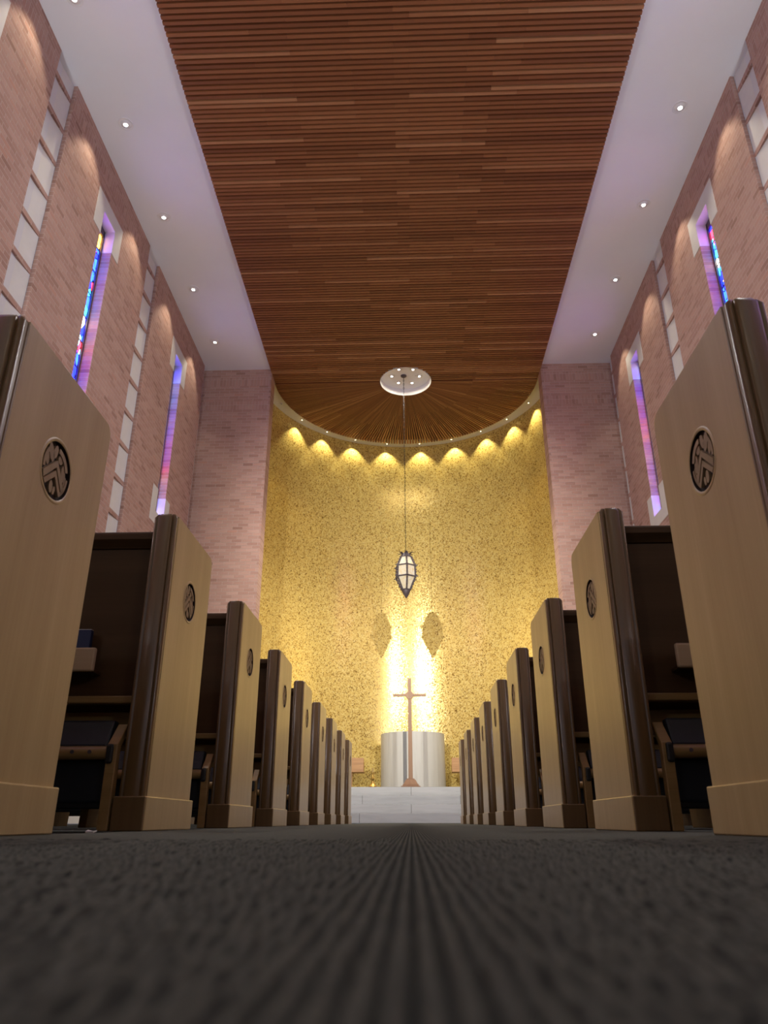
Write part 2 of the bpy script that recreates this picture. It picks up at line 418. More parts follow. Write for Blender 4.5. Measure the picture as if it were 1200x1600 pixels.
# side walls with recessed window columns and slit windows -------------------------------
STRIPS = [(-0.7, -0.2), (2.8, 3.3), (6.3, 6.8), (9.8, 10.3), (13.32, 13.62)]
SLITS = [1.3, 4.8, 8.29, 11.85]
SL_HW, SL_Z0, SL_Z1, SL_D = 0.215, 5.0, 8.27, 0.195
REC, ND = 0.05, 0.03
ST_Z0 = 2.6
def side_wall(s, name, dy):
    X = s * XW
    mb = MB()
    strips = [(a + dy, b + dy) for a, b in STRIPS[:-1]] + [(13.44 if s < 0 else 13.36, YP)]
    slits = [(c + dy - SL_HW, c + dy + SL_HW) for c in SLITS]
    yb = sorted({YB, YP} | {v for p in strips + slits for v in p})
    zb = [0, ST_Z0, SL_Z0, SL_Z1, HC]
    for y0, y1 in zip(yb, yb[1:]):
        ym = (y0 + y1) / 2
        for z0, z1 in zip(zb, zb[1:]):
            zm = (z0 + z1) / 2
            if any(a < ym < b for a, b in strips) and zm > ST_Z0: continue
            if any(a < ym < b for a, b in slits) and SL_Z0 < zm < SL_Z1: continue
            mb.quad((X, y0, z0), (X, y1, z0), (X, y1, z1), (X, y0, z1))
    for a, b in strips:                     # brick cheeks of the recess
        X2 = X + s * REC
        mb.quad((X, a, ST_Z0), (X2, a, ST_Z0), (X2, a, HC), (X, a, HC))
        if b < YP - 0.001: mb.quad((X, b, ST_Z0), (X2, b, ST_Z0), (X2, b, HC), (X, b, HC))
        mb.quad((X, a, ST_Z0), (X2, a, ST_Z0), (X2, b, ST_Z0), (X, b, ST_Z0))
    for a, b in slits:                      # brick jambs
        X2 = X + s * SL_D
        mb.quad((X, a, SL_Z0), (X2, a, SL_Z0), (X2, a, SL_Z1), (X, a, SL_Z1))
        mb.quad((X, b, SL_Z0), (X2, b, SL_Z0), (X2, b, SL_Z1), (X, b, SL_Z1))
        mb.quad((X, a, SL_Z0), (X2, a, SL_Z0), (X2, b, SL_Z0), (X, b, SL_Z0))
        mb.quad((X, a, SL_Z1), (X2, a, SL_Z1), (X2, b, SL_Z1), (X, b, SL_Z1))
    bmesh.ops.remove_doubles(mb.bm, verts=mb.bm.verts, dist=1e-5)
    w = mb.build(name, M_BRICKY, recalc=False)
    side = 'left' if s < 0 else 'right'
    tag(w, f'pink brick {side} side wall of the nave', 'wall', kind='structure')
    # white window columns between thin brick bars
    zs = [8.91 - 0.575 * k for k in range(0, 11)]
    for i, (a, b) in enumerate(strips):
        mw = MB(); X2 = X + s * REC; X3 = X2 + s * ND
        full = (b - a) > 0.4
        ym = a + (b - a) * 0.45
        mw.quad((X3, a, ST_Z0), (X3, ym, ST_Z0), (X3, ym, HC), (X3, a, HC), mi=0)
        mw.quad((X3, ym, ST_Z0), (X2 + s * 0.004, b, ST_Z0), (X2 + s * 0.004, b, HC), (X3, ym, HC), mi=1)
        wo = mw.build(f'window_{n_win[0]}', [M_FROST, M_STONE], recalc=False); n_win[0] += 1
        where = {2: 'nearest full', 3: 'second', 4: 'narrow corner'}.get(i, 'rear')
        tag(wo, f'{where} column of white panels in the {side} brick wall', 'window', kind='structure')
        mbx = MB()
        for z in zs:
            if z - 0.036 > ST_Z0: mbx.box(X2, X3 - s * 0.0, a + 0.001, b - 0.001, z - 0.036, z + 0.036)
        mbx.build('brick_bars', M_BRICKY, wo)
    # slit windows
    for i, c in enumerate(SLITS):
        c = c + dy; a, b = c - SL_HW, c + SL_HW
        wr = empty(f'window_{n_win[0]}', (X, c, SL_Z0)); n_win[0] += 1
        where = {2: 'nearer', 3: 'farther'}.get(i, 'rear')
        tag(wr, f'{where} tall stained glass slit in the {side} wall', 'window', kind='structure')
        g = MB(); xg = s * (SL_D - 0.02)
        g.quad((xg, -SL_HW, 0), (xg, SL_HW, 0), (xg, SL_HW, SL_Z1 - SL_Z0), (xg, -SL_HW, SL_Z1 - SL_Z0))
        g.build('stained_glass_pane', M_GLASS[(i + (2 if s > 0 else 0)) % 4], wr, recalc=False)
        lead = MB()
        for dz in np.arange(0.0, SL_Z1 - SL_Z0, 0.41):
            lead.box(xg, xg - s * 0.012, -SL_HW, SL_HW, dz, dz + 0.014)
        lead.box(xg, xg - s * 0.03, -SL_HW, -SL_HW + 0.03, 0, SL_Z1 - SL_Z0)
        lead.box(xg, xg - s * 0.03, SL_HW - 0.03, SL_HW, 0, SL_Z1 - SL_Z0)
        lead.box(xg, xg - s * 0.03, -SL_HW, SL_HW, SL_Z1 - SL_Z0 - 0.12, SL_Z1 - SL_Z0)
        lead.build('leading', M_IRON, wr)
        # stone head: lintel with two legs, lining the reveal too
        for nm, zo0, zo1, zi0, zi1, top in (('stone_head', 2.87, 3.50, 2.87, 3.27, True), ('stone_sill', -0.22, 0.42, 0.0, 0.42, False)):
            st = MB(); o = 0.006
            lw = 0.24
            st.box(-s * o, s * (SL_D - 0.035), -SL_HW - lw, -SL_HW + 0.004, zo0, zo1)
            st.box(-s * o, s * (SL_D - 0.035), SL_HW - 0.004, SL_HW + lw, zo0, zo1)
            if top: st.box(-s * o, s * (SL_D - 0.035), -SL_HW, SL_HW, zi1 - 0.004, zo1)
            else: st.box(-s * o, s * (SL_D - 0.035), -SL_HW, SL_HW, zo0, zi0 + 0.004)
            st.build(nm, M_STONE, wr)
    mk = MB(); mk.box(X, X - s * 0.03, YB, 13.0, 0, 0.24)
    b_ = mk.build('baseboard_' + side, M_STONE, bevel=0.004)
    tag(b_, f'pale stone baseboard along the {side} wall', 'baseboard', kind='structure')
n_win = [1]
M_FROST = plain('frosted_panel', (0.66, 0.66, 0.68), 0.5, var=0.05, vs=3)
side_wall(-1, 'wall_left', 0.0)
side_wall(1, 'wall_right', 0.16)

# rear wall with its large window opening (behind the photographer)
mb = MB()
mb.box(-XW - 0.4, XW + 0.4, YB - 0.3, YB, 0, 1.6); mb.box(-XW - 0.4, XW + 0.4, YB - 0.3, YB, 8.3, HC)
mb.box(-XW - 0.4, -3.1, YB - 0.3, YB, 1.6, 8.3); mb.box(3.1, XW + 0.4, YB - 0.3, YB, 1.6, 8.3)
tag(mb.build('wall_back', M_BRICKX), 'brick rear wall with a big daylight opening', 'wall', kind='structure')

# piers
for s, side in ((-1, 'left'), (1, 'right')):
    mb = MB(); mb.box(s * XP, s * (XW + 0.45), YP, YP + 0.36, 0, HC)
    tag(mb.build('wall_front_' + side, M_BRICKX), f'pink brick wall panel on the {side} of the golden apse', 'wall', kind='structure')

# gold apse wall (UV in metres)
def gold_wall():
    n = 96; a0, a1 = -PI * 0.505, PI * 0.505
    me = bpy.data.meshes.new('wall_apse'); v = []; f = []; uv = []
    for i in range(n + 1):
        a = a0 + (a1 - a0) * i / n
        for z in (0.5, HC): v.append((RG * math.sin(a), YA + RG * math.cos(a), z))
    for i in range(n):
        f.append((2 * i, 2 * i + 1, 2 * i + 3, 2 * i + 2))
    me.from_pydata(v, [], f)
    l = me.uv_layers.new(name='UVMap')
    for p in me.polygons:
        for li in p.loop_indices:
            vi = me.loops[li].vertex_index
            a = a0 + (a1 - a0) * (vi // 2) / n
            l.data[li].uv = (a * RG, v[vi][2])
    me.materials.append(M_GOLD)
    me.polygons.foreach_set('use_smooth', [True] * len(me.polygons))
    o = bpy.data.objects.new('wall_apse', me); COL.objects.link(o)
    return tag(o, 'curved gold mosaic wall behind the altar', 'wall', kind='structure')
gold_wall()

# white ceiling: strips beside the slats and the ring over the gold wall
mb = MB()
for s in (-1, 1):
    mb.box(s * 2.80, s * (XW + 0.45), YB - 0.3, YP + 0.36, HC, HC + 0.05)
n = 64
for i in range(n):
    a, b = -PI / 2 + PI * i / n, -PI / 2 + PI * (i + 1) / n
    q = [(r * math.sin(t), YA + r * math.cos(t)) for r, t in ((2.75, a), (RG + 0.1, a), (RG + 0.1, b), (2.75, b))]
    mb.quad(*[(x, y, HC) for x, y in q])
mb.box(-3.5, -2.8, YP + 0.2, YA + 0.02, HC, HC + 0.05); mb.box(2.8, 3.5, YP + 0.2, YA + 0.02, HC, HC + 0.05)
tag(mb.build('ceiling', M_WHITE), 'white plaster ceiling strips beside the wooden slats', 'ceiling', kind='structure')

# slatted wood ceiling -------------------------------------------------------
RD = 0.575
mb = MB()
PITCH_S, SW, SH = 0.0725, 0.044, 0.065
y = -3.0; i = 0
while y + SW < YA - 0.005:
    ym = y + SW / 2
    spans = [(-RS, RS)]
    if abs(ym - YA) < RD:
        c = math.sqrt(RD * RD - (ym - YA) ** 2); spans = [(-RS, -c), (c, RS)]
    for a, b in spans:
        cuts = [a] + sorted(k for k in ([-1.45 + random.choice((0, .02, .03)), 0.1, 1.55] if i % 3 == 0 else [-0.65, 0.85] if i % 3 == 1 else [-1.9, -0.1, 1.2]) if a + 0.2 < k < b - 0.2) + [b]
        for c0, c1 in zip(cuts, cuts[1:]):
            e = random.uniform(-0.004, 0.004)
            mb.box(c0 + 0.0012, c1 - 0.0012, y, y + SW, HW + e * 0.5, HW + SH)
    y += PITCH_S; i += 1
NR = 132
for k in range(NR):
    a = -PI / 2 + PI * (k + 0.5) / NR
    def half(r): return min(SW / 2, 0.31 * PI * r / NR)
    rr = [RD + 0.01, 1.5, RS] if k % 2 else [RD + 0.01, 2.1, RS]
    for r0, r1 in zip(rr, rr[1:]):
        ca, sa = math.cos(a), math.sin(a)
        pts = [(-half(r0), r0), (half(r0), r0), (half(r1), r1 - 0.002), (-half(r1), r1 - 0.002)]
        e = random.uniform(-0.002, 0.002)
        mb.prism(pts, lambda u, r, ca=ca, sa=sa, e=e: (r * sa + u * ca, YA + r * ca - u * sa, HW + e), lambda u, r, ca=ca, sa=sa: (r * sa + u * ca, YA + r * ca - u * sa, HW + SH))
slat = mb.build('ceiling_slats', M_SLAT)
tag(slat, 'brown wooden slat ceiling fanning out over the apse', 'slat ceiling', kind='structure')
# dark backing above the slats
bmb = bmesh.new()
out = [(-2.85, YB - 0.3), (2.85, YB - 0.3), (2.85, YA)] + [(2.85 * math.cos(PI * k / 48), YA + 2.85 * math.sin(PI * k / 48)) for k in range(1, 48)] + [(-2.85, YA)]
vo = [bmb.verts.new((x, y, HW + SH + 0.006)) for x, y in out]
vi = [bmb.verts.new(((RD - 0.004) * math.cos(2 * PI * k / 48), YA + (RD - 0.004) * math.sin(2 * PI * k / 48), HW + SH + 0.006)) for k in range(48)]
ed = [bmb.edges.new((v[k], v[(k + 1) % len(v)])) for v in (vo, vi) for k in range(len(v))]
bmesh.ops.triangle_fill(bmb, use_beauty=True, use_dissolve=False, edges=ed)
t_ = MB(); t_.bm.free(); t_.bm = bmb
bk = t_.build('slat_backing', M_DARKGAP, slat)
# round white recess with its lamps
mb = MB()
mb.lathe([(RD - 0.002, HW - 0.002), (RD - 0.012, HW - 0.004), (RD - 0.014, HW + 0.16), (0.0, HW + 0.16)], (0, YA, 0), 64)
disc = mb.build('ceiling_disc', M_WHITE, smooth=40)
tag(disc, 'round white recess in the wooden ceiling over the lantern', 'ceiling recess', kind='structure')

# marble steps and platform
mb = MB()
for z0, y0, xw in ((0, 13.0, XW), (0.15, 13.35, XW), (0.30, 13.70, 3.3), (0.45, 14.05, 3.3)):
    mb.box(-xw, xw, y0, 13.35 + 0.35 * round((y0 - 13.0) / 0.35) + 0.01 if z0 < 0.45 else YA + RG, z0 - 0.001, z0 + 0.15)
mb.box(-3.3, 3.3, 13.7, YA + RG, 0, 0.3)
mb.box(-XW, XW, 13.34, 13.71, 0, 0.15)
tag(mb.build('floor_marble_steps', M_STEP, bevel=0.006), 'white marble steps leading up to the altar platform', 'steps', kind='structure')

# ================================================================== CEILING LAMPS
def downlight_proto(r, face_mat, tilt, name='recessed_downlight'):
    o = empty(name, (0, 0, 0))
    m = MB(); m.lathe([(r * 0.72, 0.0), (r * 0.74, -0.006), (r * 0.97, -0.008), (r, -0.004), (r, 0.0)], n=32)
    m.build('trim_ring', M_TRIM, o, smooth=40)
    m = MB(); m.lathe([(r * 0.72, -0.001), (r * 0.60, -0.006), (r * 0.45, -0.02), (r * 0.30, -0.022), (r * 0.28, -0.012), (0, -0.012)], n=32)
    h = m.build('eyeball', M_TRIM, o, smooth=50)
    m = MB(); m.lathe([(r * 0.27, -0.014), (r * 0.2, -0.019), (0, -0.021)], n=24)
    m.build('lamp_face', face_mat, h, smooth=50)
    return o
WL_Y = [12.57, 10.93, 9.15, 7.40, 5.66, 3.9, 2.15, 0.4, -1.35, -3.1, -4.85, -6.6]
ordn = ['nearest the altar', 'second from the altar', 'third from the altar', 'fourth from the altar', 'fifth from the altar']
proto = downlight_proto(0.105, M_LAMP, 0)
first = True
for s, side in ((-1, 'left'), (1, 'right')):
    for i, y in enumerate(WL_Y):
        x = s * (3.94 if s < 0 else 3.87)
        spot('wall_washer_light', (x, y, HC - 0.035), (s * XW, y + 0.05, 7.45), W_WALL, 74, 0.55, WARM, 0.035)
        if 3 < y < 12: spot('cross_nave_fill', (x, y, HC - 0.03), (-x, y, -0.1), W_CROSS_FILL, 96, 0.35, (1.0, 0.965, 0.93), 0.06)  # extra beam added to fill the opposite wall
        if i > 4: continue                          # behind the frame: the light only
        if s > 0 and i > 3: continue
        o = proto if first else copy_tree(proto); first = False
        o.location = (x, y, HC)
        tag(o, f'round recessed lamp in the {side} white ceiling strip, {ordn[i]}', 'ceiling light', f'recessed lamps in the {side} ceiling strip')
nave_light_y = (-6.5, -3.5)
for y in nave_light_y:
    for x in (-1.8, 1.8):
        spot('nave_fill_light', (x, y, HW - 0.02), (x, y, 0), W_NAVE_FILL, 130, 0.8, (1.0, 0.88, 0.72), 0.08)  # unseen fill added over the rear nave
# apse edge lamps
aproto = downlight_proto(0.05, M_LAMPW, 0, 'recessed_spotlight')
angs = [-71.5, -55.7, -40.3, -25.2, -9.5, 6.3, 22.0, 37.4, 52.6, 68.6]
words = ['unlit one at the left end', 'first lit one from the left', 'second lit one from the left', 'third lit one from the left', 'just left of the middle',
         'just right of the middle', 'fourth from the right end', 'third from the right end', 'second from the right end', 'last one at the right end']
for i, d in enumerate(angs):
    a = math.radians(d); r = 3.12
    p = Vector((r * math.sin(a), YA + r * math.cos(a), HC))
    o = aproto if i == 1 else copy_tree(aproto)
    o.location = p
    if i == 0:
        for ch in o.children:
            for c2 in ch.children:
                c2.data = c2.data.copy(); c2.data.materials[0] = M_OFF
    tag(o, f'tiny spotlight above the gold wall, {words[i]}', 'ceiling light', 'spotlights above the gold wall')
    if i > 0:
        t = Vector((RG * math.sin(a), YA + RG * math.cos(a), HC - 1.3))
        spot('apse_spot_light', p - Vector((0, 0, 0.04)), t, W_APSE, 88, 0.55, (1.0, 0.88, 0.50), 0.02)
# six lamps of the disc
dproto = downlight_proto(0.085, M_LAMP, 0, 'disc_downlight')
dw = ['right', 'far right', 'far left', 'left', 'near left', 'near right']
for i in range(6):
    a = math.radians(60 * i + 2)
    p = Vector((0.31 * math.cos(a), YA + 0.31 * math.sin(a), HW + 0.159))
    o = dproto if i == 0 else copy_tree(dproto)
    o.location = p
    tag(o, f'small bright lamp in the round white ceiling recess, {dw[i]} of the lantern canopy', 'ceiling light', 'lamps in the round recess')
    spot('disc_light', p - Vector((0, 0, 0.04)), (p.x * 1.6, YA + (p.y - YA) * 1.6, 0), W_DISC, 172, 0.4, (1.0, 0.88, 0.66), 0.03)
    spot('disc_beam', p - Vector((0, 0, 0.06)), (p.x * 1.3, YA - 0.4 + (p.y - YA) * 1.3, 0), W_DOWN, 86, 0.5, (1.0, 0.93, 0.80), 0.03)

# ================================================================== PEWS
EH, ED, ET = 0.943, 0.462, 0.074         # end panel height, depth, thickness
PL = 2.75                                # pew length
EMY, EMZ, EMR = 0.235, 0.712, 0.064
def make_pew(s):
    root = empty('pew', (0, 0, 0))
    P3 = lambda t, y, z: (s * t, y, z)
    def bx(m, t0, t1, y0, y1, z0, z1): m.box(s * t0, s * t1, y0, y1, z0, z1)
    # --- end panel with a round sinking for the carving
    r = 0.03
    outl = [(0.030, 0.085), (ED, 0.085), (ED, EH - r)] + [(ED - r + r * math.cos(k * PI / 12), EH - r + r * math.sin(k * PI / 12)) for k in range(1, 7)] + [(0.030, EH)]
    bm_ = bmesh.new()
    A = [bm_.verts.new(P3(0, y, z)) for y, z in outl]
    B = [bm_.verts.new(P3(ET, y, z)) for y, z in outl]
    NC = 40
    circ = [(EMY + EMR * math.cos(2 * PI * k / NC), EMZ + EMR * math.sin(2 * PI * k / NC)) for k in range(NC)]
    C0 = [bm_.verts.new(P3(0, y, z)) for y, z in circ]
    C1 = [bm_.verts.new(P3(0.010, y, z)) for y, z in circ]
    ed = [bm_.edges.new((v[k], v[(k + 1) % len(v)])) for v in (A, C0) for k in range(len(v))]
    bmesh.ops.triangle_fill(bm_, use_beauty=True, use_dissolve=False, edges=ed)
    bm_.faces.new(B)
    for k in range(len(A)): bm_.faces.new([A[k], A[(k + 1) % len(A)], B[(k + 1) % len(A)], B[k]])
    for k in range(NC): bm_.faces.new([C0[k], C0[(k + 1) % NC], C1[(k + 1) % NC], C1[k]]).material_index = 1
    bm_.faces.new(C1).material_index = 1
    m = MB(); m.bm.free(); m.bm = bm_
    end = m.build('end_panel', [M_OAK, M_CARVE], root, bevel=0.003)
    # --- carved medallion: dark ground, raised ring, chevrons, arc, leaves
    m = MB()
    m.prism(circ, lambda y, z: P3(0.0101, y, z), lambda y, z: P3(0.0085, y, z), mi=1)
    def relief(pts, top=0.0015, bot=0.009): m.prism([(EMY + a * EMR, EMZ + b * EMR) for a, b in pts], lambda y, z: P3(bot, y, z), lambda y, z: P3(top, y, z))
    def arcband(r0, r1, d0, d1, cx=0, cz=0, n=14):
        aa = [math.radians(d0 + (d1 - d0) * k / n) for k in range(n + 1)]
        relief([(cx + r1 * math.cos(t), cz + r1 * math.sin(t)) for t in aa] + [(cx + r0 * math.cos(t), cz + r0 * math.sin(t)) for t in aa[::-1]])
    arcband(0.66, 0.84, 20, 88); arcband(0.74, 0.88, 140, 192); arcband(0.76, 0.87, -48, 2)
    def clip(p, rm=0.88):
        d = math.hypot(*p); return p if d <= rm else (p[0] * rm / d, p[1] * rm / d)
    def chev(apex, th, wl, wr):
        relief([clip(q) for q in (wl, (0.02, apex), wr, (wr[0] - 0.06, wr[1] - th), (0.02, apex - th), (wl[0] + 0.06, wl[1] - th))])
    chev(0.40, 0.25, (-0.80, -0.30), (0.74, -0.40)); chev(0.03, 0.22, (-0.72, -0.60), (0.58, -0.66))
    for (cx, cz, w, h, tl) in ((-0.42, 0.50, 0.16, 0.34, 0.5), (-0.16, 0.62, 0.13, 0.26, -0.2), (0.24, 0.52, 0.16, 0.18, -0.4), (0.55, 0.14, 0.15, 0.30, 0.2), (0.74, -0.10, 0.09, 0.20, 0.0), (-0.10, -0.60, 0.12, 0.22, 0.1), (0.12, -0.66, 0.08, 0.16, -0.2), (-0.62, 0.20, 0.12, 0.24, 0.3)):
        relief([(cx + w * math.cos(t) * math.cos(tl) - h * math.sin(t) * math.sin(tl), cz + w * math.cos(t) * math.sin(tl) + h * math.sin(t) * math.cos(tl)) for t in [2 * PI * k / 10 for k in range(10)]], 0.003)
    m.build('medallion', [M_CARVE2, M_CARVE], end)
    m = MB()
    ring = [(EMR - 0.0005, 0.0), (EMR + 0.002, -0.0012), (EMR + 0.006, -0.0014), (EMR + 0.010, 0.001)]
    rows = [[m.bm.verts.new(P3(t, EMY + rr * math.cos(2 * PI * k / NC), EMZ + rr * math.sin(2 * PI * k / NC))) for k in range(NC)] for rr, t in ring]
    for R0, R1 in zip(rows, rows[1:]):
        for k in range(NC): m.bm.faces.new([R0[k], R0[(k + 1) % NC], R1[(k + 1) % NC], R1[k]])
    m.build('medallion_rim', M_OAK, end, smooth=60)
    # --- reeded edge moulding towards the rear
    halfp = [(0.0, 0.032), (0.0, 0.027), (0.003, 0.0245), (0.0, 0.022)]
    halfp += [(0.008 - 0.008 * math.cos(t), 0.0140 - 0.008 * math.sin(t)) for t in [k * PI / 12 for k in range(0, 7)]]
    halfp += [(0.0135, 0.0085), (0.0150, 0.0035), (0.020, 0.001)]
    prof = halfp + [(ET - a, b) for a, b in halfp[::-1]]
    m = MB()
    def ringat(z, k, dy): return [m.bm.verts.new(P3(ET / 2 + (t - ET / 2) * k, y + dy * (1 - y / 0.032), z)) for t, y in prof]
    R = [ringat(0.085, 1, 0), ringat(EH - 0.010, 1, 0), ringat(EH + 0.002, 0.80, 0.008)]
    for a, b in zip(R, R[1:]):
        for k in range(len(prof)): m.bm.faces.new([a[k], a[(k + 1) % len(prof)], b[(k + 1) % len(prof)], b[k]])
    m.bm.faces.new(R[-1]); m.bm.faces.new(R[0][::-1])
    m.build('edge_moulding', M_OAK_SHADE, root, smooth=35)
    m = MB(); bx(m, -0.010, ET + 0.008, 0.0, ED + 0.008, 0.0, 0.090)
    pl_ = m.build('plinth', M_OAK, root, bevel=0.003)
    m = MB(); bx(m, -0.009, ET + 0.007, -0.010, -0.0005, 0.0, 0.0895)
    m.build('plinth_rear_shade', M_OAK_SHADE, pl_, bevel=0.003)  # thin dark slab, painted shade on the plinth's rear face
    # far end support
    m = MB(); bx(m, PL - 0.05, PL, 0.0, ED, 0.0, EH)
    m.build('far_end_panel', M_OAK, root, bevel=0.004)
    # backrest and rails
    m = MB(); bx(m, ET, PL - 0.05, 0.078, 0.100, 0.365, 0.875)
    m.build('backrest', M_BACK, root)
    m = MB()
    pr = [(0.052, 0.868), (0.046, 0.874), (0.046, 0.892), (0.052, 0.900), (0.110, 0.900), (0.116, 0.892), (0.116, 0.868), (0.100, 0.862), (0.072, 0.850), (0.066, 0.858)]
    m.prism(pr, lambda y, z: P3(ET, y, z), lambda y, z: P3(PL - 0.05, y, z))
    m.build('top_rail', M_BACK, root, smooth=40)
    m = MB(); bx(m, ET, PL - 0.05, 0.058, 0.104, 0.352, 0.374)
    m.build('bottom_rail', M_OAKX, root, bevel=0.004)
    m = MB(); bx(m, ET, PL - 0.05, 0.104, 0.44, 0.40, 0.425); bx(m, ET, PL - 0.05, 0.30, 0.325, 0.29, 0.40)
    m.build('seat', M_OAKX, root, bevel=0.003)
    m = MB(); bx(m, ET + 0.01, PL - 0.06, 0.106, 0.45, 0.425, 0.475)
    m.build('seat_cushion', M_CUSH, root, bevel=0.015)
    m = MB(); bx(m, ET, PL - 0.05, 0.13, 0.152, 0.262, 0.335)
    m.build('apron_rail', M_OAKX, root, bevel=0.003)
    for t in (0.62, 1.25, 1.9):
        m = MB(); m.prism([(0.12, 0.0), (0.36, 0.0), (0.42, 0.40), (0.12, 0.40), (0.14, 0.2)], lambda y, z, t=t: P3(t, y, z), lambda y, z, t=t: P3(t + 0.035, y, z))
        m.build('support', M_OAKX, root, bevel=0.003)
    # kneeler folded below the back
    kn = MB()
    pr = [(0.016 * math.cos(t) + 0.004, 0.205 + 0.019 * math.sin(t)) for t in [2 * PI * k / 14 for k in range(14)]]
    kn.prism(pr, lambda y, z: P3(0.118, y, z), lambda y, z: P3(PL - 0.09, y, z))
    kb = kn.build('kneeler', M_OAKX, root, smooth=40)
    m = MB(); m.prism([(0.012, 0.222), (0.050, 0.222), (0.085, 0.300), (0.048, 0.302)], lambda y, z: P3(0.125, y, z), lambda y, z: P3(PL - 0.1, y, z))
    m.build('kneeler_pad', M_CUSH, kb, bevel=0.008)
    m = MB(); bx(m, 0.125, PL - 0.1, 0.026, 0.052, 0.072, 0.192)
    m.build('folded_pad', M_CUSH, kb, bevel=0.008)
    for t in (0.086, PL - 0.12, 1.35):
        m = MB()
        m.prism([(-0.012, 0.0), (0.052, 0.0), (0.050, 0.02), (0.020, 0.05), (0.014, 0.20), (0.018, 0.225), (0.06, 0.275), (0.048, 0.290), (0.010, 0.250), (-0.014, 0.228), (-0.012, 0.05)],
                lambda y, z, t=t: P3(t, y, z), lambda y, z, t=t: P3(t + 0.03, y, z))
        m.build('kneeler_leg', M_OAKX, kb, bevel=0.003)
        m = MB(); bx(m, t + 0.010, t + 0.031, -0.020, 0.0, 0.175, 0.228)
        m.build('rubber_pad', M_RUB, kb, bevel=0.006)
    for t in (0.165, 0.215):
        m = MB()
        m.prism([(t + 0.0055 * math.cos(a), 0.207 + 0.0055 * math.sin(a)) for a in [2 * PI * k / 12 for k in range(12)]], lambda t_, z: P3(t_, -0.012, z), lambda t_, z: P3(t_, -0.0145, z))
        m.build('screw', M_IRON, kb)
    # book racks
    for t0 in ((0.200 if s < 0 else 0.172), 1.45):
        m = MB(); bx(m, t0, t0 + 0.34, 0.004, 0.022, 0.438, 0.510)
        rk = m.build('book_rack', M_PALE, root, bevel=0.006)
        m = MB(); bx(m, t0 + 0.004, t0 + 0.336, 0.022, 0.078, 0.438, 0.446)
        m.build('rack_tray', M_BACK, rk)
    return root
NP = 9
ordp = ['nearest the camera', 'second from the camera', 'third from the camera', 'fourth from the camera', 'middle one of nine', 'fourth from the altar', 'third from the altar', 'second from the altar', 'nearest the altar steps']
for s, side, x0 in ((-1, 'left', -0.745), (1, 'right', 0.610)):
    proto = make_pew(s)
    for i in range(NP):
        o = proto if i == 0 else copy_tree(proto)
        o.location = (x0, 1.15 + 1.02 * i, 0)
        tag(o, f'oak pew with carved round medallion {side} of the aisle, {ordp[i]}', 'pew', f'pews {side} of the aisle')

# ================================================================== THINGS IN THE NAVE
m = MB(); m.box(-0.010, 0.010, -0.05, 0.05, 0, 0.125)
bk = m.build('hymn_book', M_BOOK, bevel=0.003)
bk.data.materials.append(M_PAPER)
bk.location = (-1.030, 2.17 + 0.046, 0.4475); bk.rotation_euler = (0, 0, PI / 2)
m = MB(); m.box(-0.0075, 0.0075, -0.048, 0.0485, 0.003, 0.126)
m.build('pages', M_PAPER, bk)
tag(bk, 'navy blue book standing in the rack of the second left pew', 'book')

m = MB()
pts = [(-0.012, -0.008, 0.001), (0.010, -0.010, 0.001), (0.014, 0.004, 0.004), (0.002, 0.010, 0.001), (-0.011, 0.006, 0.005)]
v0 = [m.bm.verts.new(p) for p in pts]; v1 = [m.bm.verts.new((p[0], p[1], p[2] + 0.004)) for p in pts]
m.bm.faces.new(v0[::-1]); m.bm.faces.new(v1)
for k in range(5): m.bm.faces.new([v0[k], v0[(k + 1) % 5], v1[(k + 1) % 5], v1[k]])
pp = m.build('paper_scrap', M_PAPER); pp.location = (-0.85, 2.10, -0.0042)
tag(pp, 'tiny white paper scrap on the carpet by the second left pew', 'scrap')

# hanging lantern -------------------------------------------------------------
LX, LY, LZ = -0.045, YA, 4.09
lan = empty('hanging_lantern', (LX, LY, LZ))
tag(lan, 'dark iron lantern with pale glass panels hanging before the gold wall', 'lantern')
N6 = 6
PRF = [(0.110, 0.86), (0.195, 0.66), (0.205, 0.43), (0.085, 0.17)]
ang = [2 * PI * k / N6 + PI / 2 + 0.12 for k in range(N6)]
pt = lambda r, z, a: Vector((r * math.cos(a), r * math.sin(a), z))
fr = MB()
for a in ang:
    fr.tube([pt(r, z, a) for r, z in PRF], 0.019, 6)
    for (r0, z0), (r1, z1) in zip(PRF, PRF[1:]):
        for q in np.linspace(0.12, 0.88, 4):
            fr.ball(pt(r0 + (r1 - r0) * q + 0.018, z0 + (z1 - z0) * q, a), 0.017)
for r, z in PRF:
    for a, b in zip(ang, ang[1:] + ang[:1]): fr.tube([pt(r, z, a), pt(r, z, b)], 0.016, 6)
for a in ang:
    for r, z in PRF[1:3]: fr.tube([pt(r, z, a), pt(r + 0.045, z - 0.004, a)], [0.016, 0.010], 6); fr.ball(pt(r + 0.047, z - 0.004, a), 0.014)
fr.build('iron_frame', M_IRON, lan, smooth=50)
for k, (q0, q1) in enumerate(zip(PRF, PRF[1:])):
    nm = ['upper', 'middle', 'lower'][k]
    for a, b in zip(ang, ang[1:] + ang[:1]):
        g = MB(); s_ = 0.97
        g.quad(pt(q0[0] * s_, q0[1], a), pt(q0[0] * s_, q0[1], b), pt(q1[0] * s_, q1[1], b), pt(q1[0] * s_, q1[1], a))
        g.build('glass_panel', M_LGLASS, lan, recalc=False)
g = MB()
